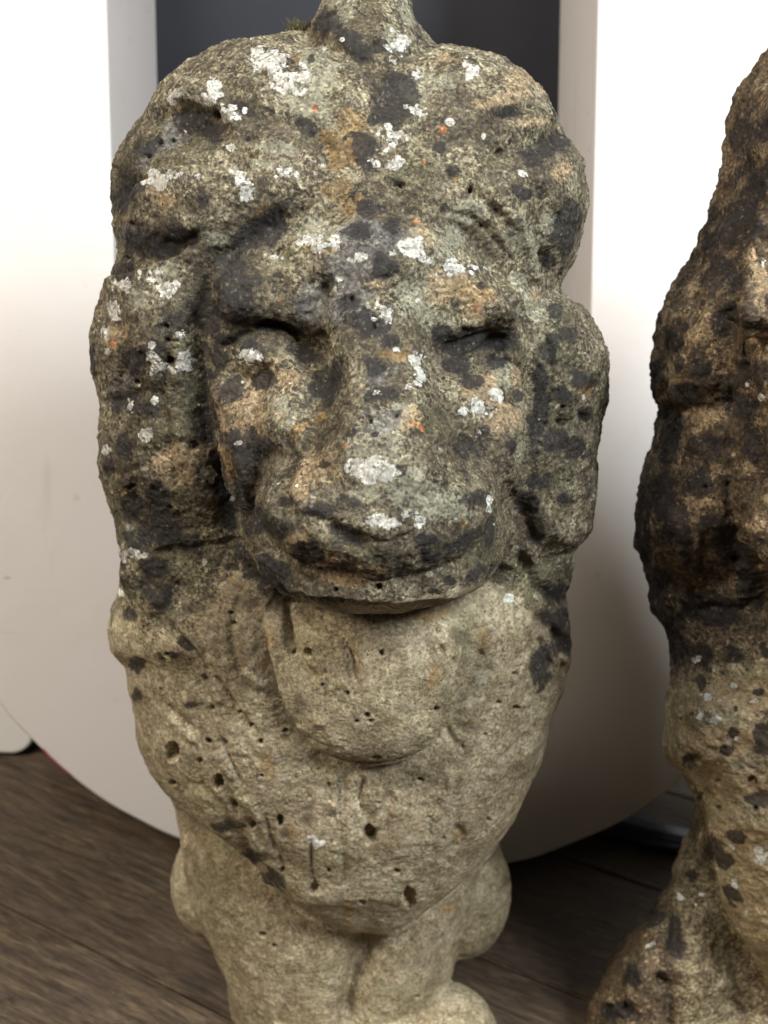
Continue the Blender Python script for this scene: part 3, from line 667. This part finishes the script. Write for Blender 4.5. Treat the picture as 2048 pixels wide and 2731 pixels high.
carve(vols, VOX, 14, big, small, ST, clean1, 11, STONE, lion, parts1)

# ------------------------------------------------------------------ the second lion, half outside the photo on the right
M0 = 2330.0
L2H = [(60,2200),(90,2130),(165,2048),(238,2000),(323,1977),(407,1977),(507,1961),(623,1915),(707,1877),(776,1823),(853,1784),(961,1765),(1038,1773),(1092,1790),(1191,1761),(1276,1738),(1368,1723),(1453,1719),(1530,1754),(1614,1765),(1680,1800),(1730,1900)]
L2C = [(1560,1830),(1640,1790),(1699,1800),(1776,1807),(1802,1808),(1864,1796),(1940,1793),(1986,1783),(2022,1788),(2068,1839),(2124,1868),(2180,1880),(2260,1895),(2360,1915),(2440,1940),(2530,2000),(2620,2080),(2680,2200)]
L2B = [(2000,1900),(2124,1872),(2181,1865),(2252,1839),(2313,1808),(2375,1800),(2500,1796),(2671,1788),(2900,1790),(3300,1800)]
def mirror(tab): return [(r, 2 * M0 - x) for r, x in tab]
L2F = [(560,2270),(640,2130),(740,2040),(860,2010),(1000,2005),(1100,2030),(1300,2060),(1480,2120),(1560,2180),(1610,2270)]
vols2 = [
    shell(L2H, mirror(L2H), 0.458, [(60,.012),(120,.030),(220,.045),(500,.062),(900,.068),(1400,.064),(1730,.03)], [(60,.02),(150,.05),(400,.085),(1730,.09)], 2.3, 9, 110),
    shell(L2C, mirror(L2C), [(1560,.458),(2680,.468)], [(1560,.04),(1800,.062),(2200,.060),(2500,.045),(2680,.014)], [(1560,.06),(2000,.07),(2680,.02)], 2.3, 10, 100),
    shell(L2F, mirror(L2F), 0.405, [(560,.010),(700,.034),(900,.036),(1300,.044),(1550,.036),(1610,.014)], .03, 2.6, 10, 90),
    shell(L2B, mirror(L2B), [(2000,.505),(3300,.515)], [(2000,.045),(2700,.046),(3300,.046)], .05, 2.3, 12, 90),
    ball(2330,1400,.374,330,195,.036), ball(2330,1490,.376,280,118,.033),
    *tube_chain([(2330,760,.390,160,.024),(2335,1080,.372,165,.030),(2340,1290,.360,195,.031)], 7),
    *tube_chain([(2330,-120,.462,50,.014),(2330,60,.455,130,.028),(2330,190,.438,190,.036)], 6),
    ball(2040,800,.388,120,90,.018), ball(2620,800,.388,120,90,.018), ball(2330,1760,.412,240,250,.026),
    shell([(2365,1790),(2400,1770),(2436,1737),(2487,1686),(2559,1635),(2620,1609),(2661,1578),(2731,1553),(2850,1530),(3050,1545)], [(2365,1830),(2450,1950),(3050,2060)], .50, [(2365,.012),(2450,.032),(2600,.045),(3050,.045)], [(2365,.012),(2500,.04),(3050,.04)], 2.2, 8, 72), ball(2870,2740,.500,240,360,.045), ball(2330,2500,.55,420,430,.045), ball(2330,2000,.53,480,520,.055),
    ball(1700,2900,.500,160,120,.04), ball(2960,2900,.500,160,120,.04),
    blockvol(0.125, 0.352, 0.430, 0.530, 0.002, 0.026, 0.035),
]
big2 = [('blob', 1860,960,80,130,0,3.0), ('groove', [(1720,1110),(1800,1095),(1880,1085),(1960,1060)], 24, 3.4), ('blob',1820,1400,80,170,0,3.2),
        ('groove', [(2000,420),(1990,560),(1960,700),(1930,840),(1925,1000),(1935,1180),(1950,1380),(1975,1560)], 30, 5.5),
        ('ridge', [(2060,560),(2010,700),(1990,860),(1995,1000)], 26, 3.0), ('blob',2040,860,50,150,0,3.0),
        ('groove', [(1770,540+100),(1850,600),(1940,560)], 20, 2.0), ('groove', [(1700,1560),(1780,1540),(1870,1545),(1960,1570)], 26, 3.2),
        ('groove', [(1760,1250),(1830,1240),(1900,1260)], 16, 1.6), ('blob',1850,1900,60,90,0,3.0),
        ('ledge', [(1800,2040),(1850,2085),(1885,2150),(1900,2252),(1926,2416),(1997,2528),(2060,2640)][::-1], 50, 34, 2.4, 4.0),
        ('groove', [(1800,2400),(1795,2520),(1788,2680),(1780,2800)], 20, 5.0), ('groove',[(1838,2560),(1870,2640),(1930,2731)], 10, 1.4),
        ('groove', [(1855,2560),(1900,2630),(1980,2690)], 8, 1.0),
        ('blob', 2120,905,80,44,0,-6), ('blob', 2540,905,80,44,0,-6), ('blob',1900,2470,60,140,0,1.6)]
small2 = [('pit',2003,2082,9,9,4), ('pit',2015,2158,7,7,3.4), ('pit',1914,2086,7,7,2.4), ('pit',1624,2690,12,15,4), ('pit',1668,2690,10,16,4), ('pit',1762,2619,22,22,4.4),
          ('pit',1990,1790,6,6,2), ('pit',1880,1300,8,8,2.4), ('pit',1960,1500,7,8,2.4), ('pit',1855,2023,14,12,3.0), ('pit',1830,2026,9,9,2),
          ('pit',1765,2570,7,8,2.2), ('pit',1845,2272,6,8,1.8), ('pit',1852,2366,6,7,1.8), ('groove',[(1960,600),(1940,660),(1935,720)],7,1.2),
          ('groove',[(2010,540),(2000,620),(2020,700)],6,1.0), ('groove',[(1880,1420),(1870,1500),(1890,1560)],8,1.4), ('groove',[(1950,1250),(1940,1340),(1960,1420)],9,1.2)]
ST2 = {
 'dark': [(1960,620,60,70,20),(1930,720,50,60),(1900,640,30,30),(1800,900,24,40),(1880,980,34,30),(1830,1060,40,26),(1790,1170,34,70),(1880,1190,70,30),(1760,1330,30,60),(1860,1290,30,30),(1800,1420,40,36),(1900,1400,44,26),(1960,1480,40,40),(1750,1560,30,50),
          (1860,1600,50,40),(1800,1680,34,90),(1930,1650,40,40),(2000,1560,34,50),(1980,350,30,60),(2010,480,40,60),(2030,1000,20,40),(2010,1200,34,50),(1940,860,30,50),(1980,1080,40,40),(1720,1450,14,60),(1880,1520,30,20),(1950,1750,40,26),
          (2040,1990,30,60,0),(1840,2030,22,18,20),(1905,2260,22,30,30),(1930,2300,20,20),(1965,2230,26,14),(1950,2380,18,30,-30),(1800,2500,20,40),(1700,2600,30,30),(1650,2700,40,26),(1740,2440,26,30),(2020,2130,30,18,20),(1870,1830,14,26),(1930,2000,20,12)],
 'tan': [(2030,800,24,90),(2040,960,20,60),(2000,690,26,50),(1980,1860,110,60),(1930,1980,90,60),(1990,2100,90,60),(1960,2230,70,60),(2010,2340,60,70),(2040,2460,50,70),(1880,770+100,20,30),(1870,1120,30,20)],
 'white': [(1885,1860,16,10),(1870,1905,14,20,20),(1960,2350,12,18),(2030,2290,14,10),(1993,1025,7,8),(1900,1920,20,14),(1850,1760,12,8),(2035,700,8,12),(2030,1060,8,10),(1735,2520,14,6,-30),(1955,1830,10,8)],
 'ochre': [(1960,1980,60,30),(2000,2240,40,26),(1900,2040,40,14,20)],
 'green': [(1950,1990,80,40),(1740,2450,60,30),(1700,2560,40,40)],
 'pale': [(1920,1900,60,40),(1990,2040,50,30),(1980,2160,40,50)],
}
def clean2(px, py, co):
    c = np.clip((py - np.interp(px, [1700, 1800, 2048, 2400, 3000], [1850, 1800, 1700, 1600, 1800])) / 220 + 0.5, 0, 1) * 0.85
    legs = (py > np.interp(px, [1800, 1860, 1900, 1926, 1997, 2048], [2300, 2124, 2252, 2416, 2528, 2620]))
    return np.where(legs, np.where(px < 1795, 0.25, 0.50), c)
def parts2(fc):
    px, py, t = proj(fc); pid = np.zeros(len(fc), int)
    bib = np.interp(px, [1839,1868,1895,1926,1997,2080,2200,2460,2580,2660,2740,2800,2830], [2068,2124,2252,2416,2528,2620,2680,2680,2620,2528,2416,2252,2068])
    pid[(py > bib) | ((py > 2080) & (fc[:, 1] > 0.49))] = 2
    pid[(fc[:, 1] < 0.408) & (py < 1620) & (px > 2010) & (px < 2650) & (py > 600)] = 1
    pid[fc[:, 2] < 0.0265] = 3
    return pid, ['mane', 'face', 'body', 'plinth']
lion2 = bpy.data.objects.new("lion_statue", None); COL.objects.link(lion2); lion2.location = (0.232, 0.50, 0.0)
set_props(lion2, "darker brown stone lion cut off by the photo's right edge", "statue", "stone lion statues")
bpy.context.view_layer.update()
for k in range(150):
    x, y = rs.uniform(1700, 2080), rs.uniform(250, 1800); r = 8 + 26 * rs.random() ** 1.5
    ST2.setdefault('dark' if rs.random() < 0.4 else 'brown', []).append((x, y, r * rs.uniform(0.8, 1.5), r, rs.uniform(0, 180), rs.uniform(0.85, 1)))
    if k % 2: ST2['tan'].append((rs.uniform(1740, 2060), rs.uniform(700, 1750), r, r * 0.7, rs.uniform(0, 180)))
for k in range(60):
    x, y = rs.uniform(1800, 2048), rs.uniform(1780, 2500); r = 3 + 9 * rs.random() ** 2
    ST2[rs.choice(['dark', 'white', 'brown'])].append((x, y, r * 1.4, r, rs.uniform(0, 180)))
carve(vols2, 0.0009, 8, big2, small2, ST2, clean2, 71, STONE2, lion2, parts2, 0.7, 1.7)

# ------------------------------------------------------------------ painted letter, boards, wall
import bmesh
def painted(name, col, grime=0.35):
    s = NT(name)
    n1 = s.noise(7, 4, 0.6); n2 = s.noise(60, 5, 0.7); n3 = s.noise(26, 3, 0.6, vec=s.mapping((1, 1, 0.25)))
    c = s.mix(s.step(n1, 0.45, 0.75, 0, grime), col, tuple(x * y for x, y in zip(col, (0.80, 0.74, 0.66))))
    c = s.mix(s.step(n2, 0.63, 0.72, 0, grime * 0.8), c, srgb(120, 112, 104))
    c = s.mix(s.step(n3, 0.66, 0.80, 0, grime * 0.7), c, srgb(160, 140, 122))
    n4 = s.noise(34, 5, 0.7, vec=s.mapping((1, 1, 3.5), (0, 0.5, 0)))
    c = s.mix(s.step(n4, 0.665, 0.72, 0, 0.55), c, srgb(96, 90, 86))
    s.put(s.b.inputs['Base Color'], c); s.b.inputs['Roughness'].default_value = 0.55
    s.put(s.b.inputs['Normal'], s.bump(s.noise(300, 3), 0.25, 0.0006, s.bump(n1, 0.3, 0.004)))
    return s.m
WHITE = painted("white_paint", srgb(206, 199, 191)); WHITE2 = painted("aged_white_paint", srgb(214, 210, 200), 0.5)

LEAN = math.radians(11.0); YU = 0.622; TH = 0.150
def lean_pt(px, py, back=0.0):
    """where the line of sight through a photo position meets the leaning face of the letter"""
    d = FWD + np.array([1, 0, 0]) * (px - 1024) / FPX - UPV * (py - 1365.5) / FPX
    n = np.array([0, -math.cos(LEAN), math.sin(LEAN)]); p0 = np.array([0, YU + back, 0.0])
    return CAM + d * (((p0 - CAM) @ n) / (d @ n))
def plane_xy(P): return P[0], P[2] / math.cos(LEAN)      # across, along the lean
outer_low = [(-112,1300),(-104,1500),(-70,1720),(0,1880),(93,1984),(186,2070),(280,2140),(373,2192),(466,2236),(620,2288),(800,2326),(960,2342),(1120,2338),(1260,2322),(1398,2298),(1478,2272),(1648,2200),(1760,2128),(1830,2068),(1920,1950),(1985,1800),(2010,1600),(2016,1300)]
pts_o = [plane_xy(lean_pt(*p)) for p in catmull(outer_low, 5)]
topS = 0.80
xl = pts_o[0][0]; xr = pts_o[-1][0]
xi0 = plane_xy(lean_pt(287, 100))[0]; xi1 = plane_xy(lean_pt(1592, 100))[0]
cx = (xi0 + xi1) / 2; ri = (xi1 - xi0) / 2; si = 0.16 + ri * 0.9
lift = -min(p[1] for p in pts_o) + 0.001
outline = [(xl, topS)] + [(p[0], p[1] + lift) for p in pts_o] + [(xr, topS), (xi1, topS)]
for k in range(41):
    a = -math.pi * k / 40; outline.append((cx + ri * math.cos(a), si + ri * 0.9 * math.sin(a)))
outline.append((xi0, topS))
bm = bmesh.new()
vs = [bm.verts.new((x, 0, s)) for x, s in outline]; f = bm.faces.new(vs); bm.normal_update()
if f.normal.y > 0: f.normal_flip()
ret = bmesh.ops.extrude_face_region(bm, geom=[f])
for v in [g for g in ret['geom'] if isinstance(g, bmesh.types.BMVert)]: v.co.y += TH
bmesh.ops.recalc_face_normals(bm, faces=bm.faces)
sharp = [e for e in bm.edges if len(e.link_faces) == 2 and any(len(q.verts) > 10 for q in e.link_faces)]
bmesh.ops.bevel(bm, geom=sharp, offset=0.0022, segments=3, profile=0.6, affect='EDGES')
me = bpy.data.meshes.new("letter_body"); bm.to_mesh(me); bm.free()
for pl in me.polygons: pl.use_smooth = len(pl.vertices) <= 8
try: me.set_sharp_from_angle(angle=math.radians(40))
except Exception: pass
LET = bpy.data.objects.new("giant_letter", None); COL.objects.link(LET); LET.location = (0, YU, 0.0); LET.rotation_euler = (-LEAN, 0, 0)
set_props(LET, "big white painted letter U leaning behind the lions", "letter")
link("letter_body", me, WHITE, LET)

# scuff of red paint on the lower rim
RED = NT("red_paint"); RED.put(RED.b.inputs['Base Color'], srgb(176, 46, 70)); RED.b.inputs['Roughness'].default_value = 0.6
bm = bmesh.new(); seq = [(108,1996),(128,2016),(148,2034),(168,2052),(184,2066)]
row = []
for i, p in enumerate(seq):
    x, s_ = plane_xy(lean_pt(*p)); s_ += lift; wd = 0.0011 * math.sin(math.pi * (i + 0.4) / 4.8) + 0.0003
    row.append([bm.verts.new((x - wd * 0.6 + q[0], q[1], s_ - wd * 0.6)) for q in ((0.0022, -0.0008), (0.0006, -0.0002), (-0.0002, 0.0016), (-0.0004, 0.0026))])
for a, b in zip(row[:-1], row[1:]):
    for k in range(3): bm.faces.new((a[k], b[k], b[k+1], a[k+1]))
me = bpy.data.meshes.new("paint_scuff"); bm.to_mesh(me); bm.free()
scf = link("paint_scuff", me, RED.m, LET); scf["label"] = "red scuff on the lower left rim"

def rounded_slab(name, x0, x1, z0, z1, th, rad, mat, loc, rot, parent=None, bev=0.003):
    bm = bmesh.new(); P = []
    for cx_, cz, a0 in ((x1 - rad, z1 - rad, 0), (x0 + rad, z1 - rad, 90), (x0 + rad, z0 + rad, 180), (x1 - rad, z0 + rad, 270)):
        for k in range(9):
            a = math.radians(a0 + 90 * k / 8); P.append((cx_ + rad * math.cos(a), cz + rad * math.sin(a)))
    f = bm.faces.new([bm.verts.new((x, 0, z)) for x, z in P])
    r = bmesh.ops.extrude_face_region(bm, geom=[f])
    for v in [g for g in r['geom'] if isinstance(g, bmesh.types.BMVert)]: v.co.y += th
    bmesh.ops.recalc_face_normals(bm, faces=bm.faces)
    bmesh.ops.bevel(bm, geom=[e for e in bm.edges if any(len(q.verts) > 10 for q in e.link_faces)], offset=bev, segments=3, profile=0.6, affect='EDGES')
    me = bpy.data.meshes.new(name); bm.to_mesh(me); bm.free()
    o = link(name, me, mat, parent); o.location = loc; o.rotation_euler = rot; return o

# neighbouring white letter, of which only the foot shows at the left
p = pt(0, 2036, 0.70)
o = rounded_slab("giant_letter", -0.26, 0.0, 0.0, 0.60, 0.06, 0.020, WHITE2, (float(pt(90, 1990, 0.775)[0]), 0.775, 0.004), (-LEAN * 0.6, 0, math.radians(-4)))
set_props(o, "white letter foot with a rounded corner peeking out at the left edge", "letter")
# pale panel behind the letter at the upper right corner
o = rounded_slab("white_panel", 0.0, 0.30, 0.0, 0.95, 0.018, 0.004, WHITE2, (float(pt(1990, 80, 0.90)[0]), 0.90, 0.004), (-math.radians(1.5), 0, 0))
set_props(o, "pale upright panel beside the dark wall at the top right corner", "panel")

# ---- dark wall
s = NT("slate_wall_paint"); n1 = s.noise(3, 3); n2 = s.noise(90, 3)
c = s.mix(s.step(n1, 0.35, 0.7), srgb(44, 43, 46), srgb(58, 57, 61)); s.put(s.b.inputs['Base Color'], c); s.b.inputs['Roughness'].default_value = 0.42
s.put(s.b.inputs['Normal'], s.bump(n2, 0.15, 0.001)); WALL = s.m
bm = bmesh.new(); bmesh.ops.create_cube(bm, size=1)
for v in bm.verts: v.co = Vector((v.co.x * 6, v.co.y * 0.1, v.co.z * 3 + 1.5))
me = bpy.data.meshes.new("wall"); bm.to_mesh(me); bm.free()
wo = link("wall", me, WALL); wo.location = (0, 1.03, 0); set_props(wo, kind="structure")
# dark bluish gloss for the strip standing in for a shaded board gap
s = NT("shaded_gap_gloss"); s.put(s.b.inputs['Base Color'], srgb(44, 48, 60)); s.b.inputs['Roughness'].default_value = 0.3; GLOSS = s.m
def beam(name, p0, p1, wd, ht, mat, z=0.0):
    a = Vector(p0); b = Vector(p1); L = (b - a).length
    bm = bmesh.new(); bmesh.ops.create_cube(bm, size=1)
    for v in bm.verts: v.co = Vector(((v.co.x + 0.5) * L, v.co.y * wd, (v.co.z + 0.5) * ht))
    bmesh.ops.bevel(bm, geom=bm.edges[:], offset=min(wd, ht) * 0.22, segments=4, affect='EDGES')
    me = bpy.data.meshes.new(name); bm.to_mesh(me); bm.free(); shade_smooth(me)
    o = link(name, me, mat); o.location = (a.x, a.y, z); o.rotation_euler = (0, 0, math.atan2(b.y - a.y, b.x - a.x)); return o

# ---- worn boards
def floor_xy(px, py):
    d = FWD + np.array([1, 0, 0]) * (px - 1024) / FPX - UPV * (py - 1365.5) / FPX
    q = CAM + d * (-CAM[2] / d[2]); return q[:2]
g0, g1 = floor_xy(173, 2492), floor_xy(536, 2674)     # one long joint seen at the left
DIR = math.atan2(g1[1] - g0[1], g1[0] - g0[0])
print("board angle", math.degrees(DIR), g0, g1)
s = NT("worn_floor_boards")
vec = s.mapping((1.0, 7.0, 1.0)); oi = s.n.new('ShaderNodeObjectInfo').outputs['Random']
off = s.n.new('ShaderNodeVectorMath'); off.operation = 'ADD'; s.put(off.inputs[0], vec)
cmb = s.n.new('ShaderNodeCombineXYZ'); s.put(cmb.inputs[0], s.math('MULTIPLY', oi, 37.0)); s.put(cmb.inputs[1], s.math('MULTIPLY', oi, 11.0)); s.put(off.inputs[1], cmb.outputs[0])
v = off.outputs[0]
gr = s.noise(26, 7, 0.62, vec=v, dist=0.6); gr2 = s.noise(110, 5, 0.65, vec=v); bl = s.noise(16, 4, 0.6)
c = s.ramp(s.math('ADD', s.math('MULTIPLY', gr, 0.65), s.math('MULTIPLY', gr2, 0.35)), [(0.36, srgb(34, 26, 18)), (0.46, srgb(68, 54, 38)), (0.55, srgb(94, 77, 56)), (0.66, srgb(130, 110, 82))])
c = s.mix(s.step(bl, 0.46, 0.66, 0, 0.55), c, srgb(84, 68, 54))
c = s.mix(s.step(s.noise(40, 5, 0.6, vec=s.mapping((1, 2.4, 1), (0, 0, 0.2))), 0.60, 0.68, 0, 0.7), c, srgb(56, 42, 34))
c = s.mix(s.math('MULTIPLY', oi, 0.35), c, srgb(100, 84, 70))
s.put(s.b.inputs['Base Color'], c); s.put(s.b.inputs['Roughness'], s.step(gr, 0.3, 0.7, 0.45, 0.7))
dash = s.noise(34, 6, 0.75, vec=v)
c = s.mix(s.step(dash, 0.56, 0.64, 0, 0.6), c, srgb(44, 33, 25)); c = s.mix(s.step(dash, 0.34, 0.42, 0.35, 0), c, srgb(138, 126, 104))
s.put(s.b.inputs['Base Color'], c)
s.put(s.b.inputs['Normal'], s.bump(gr2, 0.8, 0.001, s.bump(dash, 0.8, 0.003, s.bump(gr, 0.8, 0.003)))); WOOD = s.m
s = NT("floor_underlay"); s.put(s.b.inputs['Base Color'], srgb(40, 32, 26)); s.put(s.b.inputs['Roughness'], s.noise(40)); UNDER = s.m
bm = bmesh.new(); bmesh.ops.create_grid(bm, x_segments=1, y_segments=1, size=4)
me = bpy.data.meshes.new("floor"); bm.to_mesh(me); bm.free()
fl = link("floor", me, UNDER); fl.location = (0, 0, -0.012); set_props(fl, kind="structure")
ux, uy = math.cos(DIR), math.sin(DIR); nx, ny = -uy, ux
BW = 0.118; base_n = g0[0] * nx + g0[1] * ny
bl_mesh = {}
rng = random.Random(8)
def board_mesh(L):
    k = round(L, 2)
    if k in bl_mesh: return bl_mesh[k]
    bm = bmesh.new(); bmesh.ops.create_cube(bm, size=1)
    for v in bm.verts: v.co = Vector(((v.co.x) * (L - 0.0015), v.co.y * (BW - 0.0014), v.co.z * 0.011))
    bmesh.ops.bevel(bm, geom=[e for e in bm.edges if all(q.co.z > 0 for q in e.verts)], offset=0.0012, segments=3, affect='EDGES')
    me = bpy.data.meshes.new("board"); bm.to_mesh(me); bm.free(); me.materials.append(WOOD); bl_mesh[k] = me; return me
j0 = floor_xy(60, 2590)[0] * ux + floor_xy(60, 2590)[1] * uy
for r in range(-5, 9):
    L = 2.4; st = j0 - 1.1 + (0 if r == -1 else rng.uniform(-0.5, 0.3))
    for k in range(4):
        m = st + L * (k + 0.5); cn = base_n + (r + 0.5) * BW
        x = ux * m + nx * cn; y = uy * m + ny * cn
        if abs(m) > 2.2: continue
        b = bpy.data.objects.new("board", board_mesh(L)); COL.objects.link(b); b.parent = fl
        b.location = (x, y, 0.012 - 0.0055 - 0.0002 - rng.uniform(0, 0.0005)); b.rotation_euler = (0, 0, DIR)
# added dark strip standing in for the shaded gap and its bluish reflection
a = floor_xy(1500, 2216); b = floor_xy(1960, 2390)
o = beam("shade_strip", (a[0] - 0.05, a[1] + 0.03, 0), (b[0] + 0.1, b[1], 0), 0.022, 0.012, GLOSS, 0.0003)
set_props(o, "dark glossy strip added for the shaded board gap between the two lions", "shade_strip")
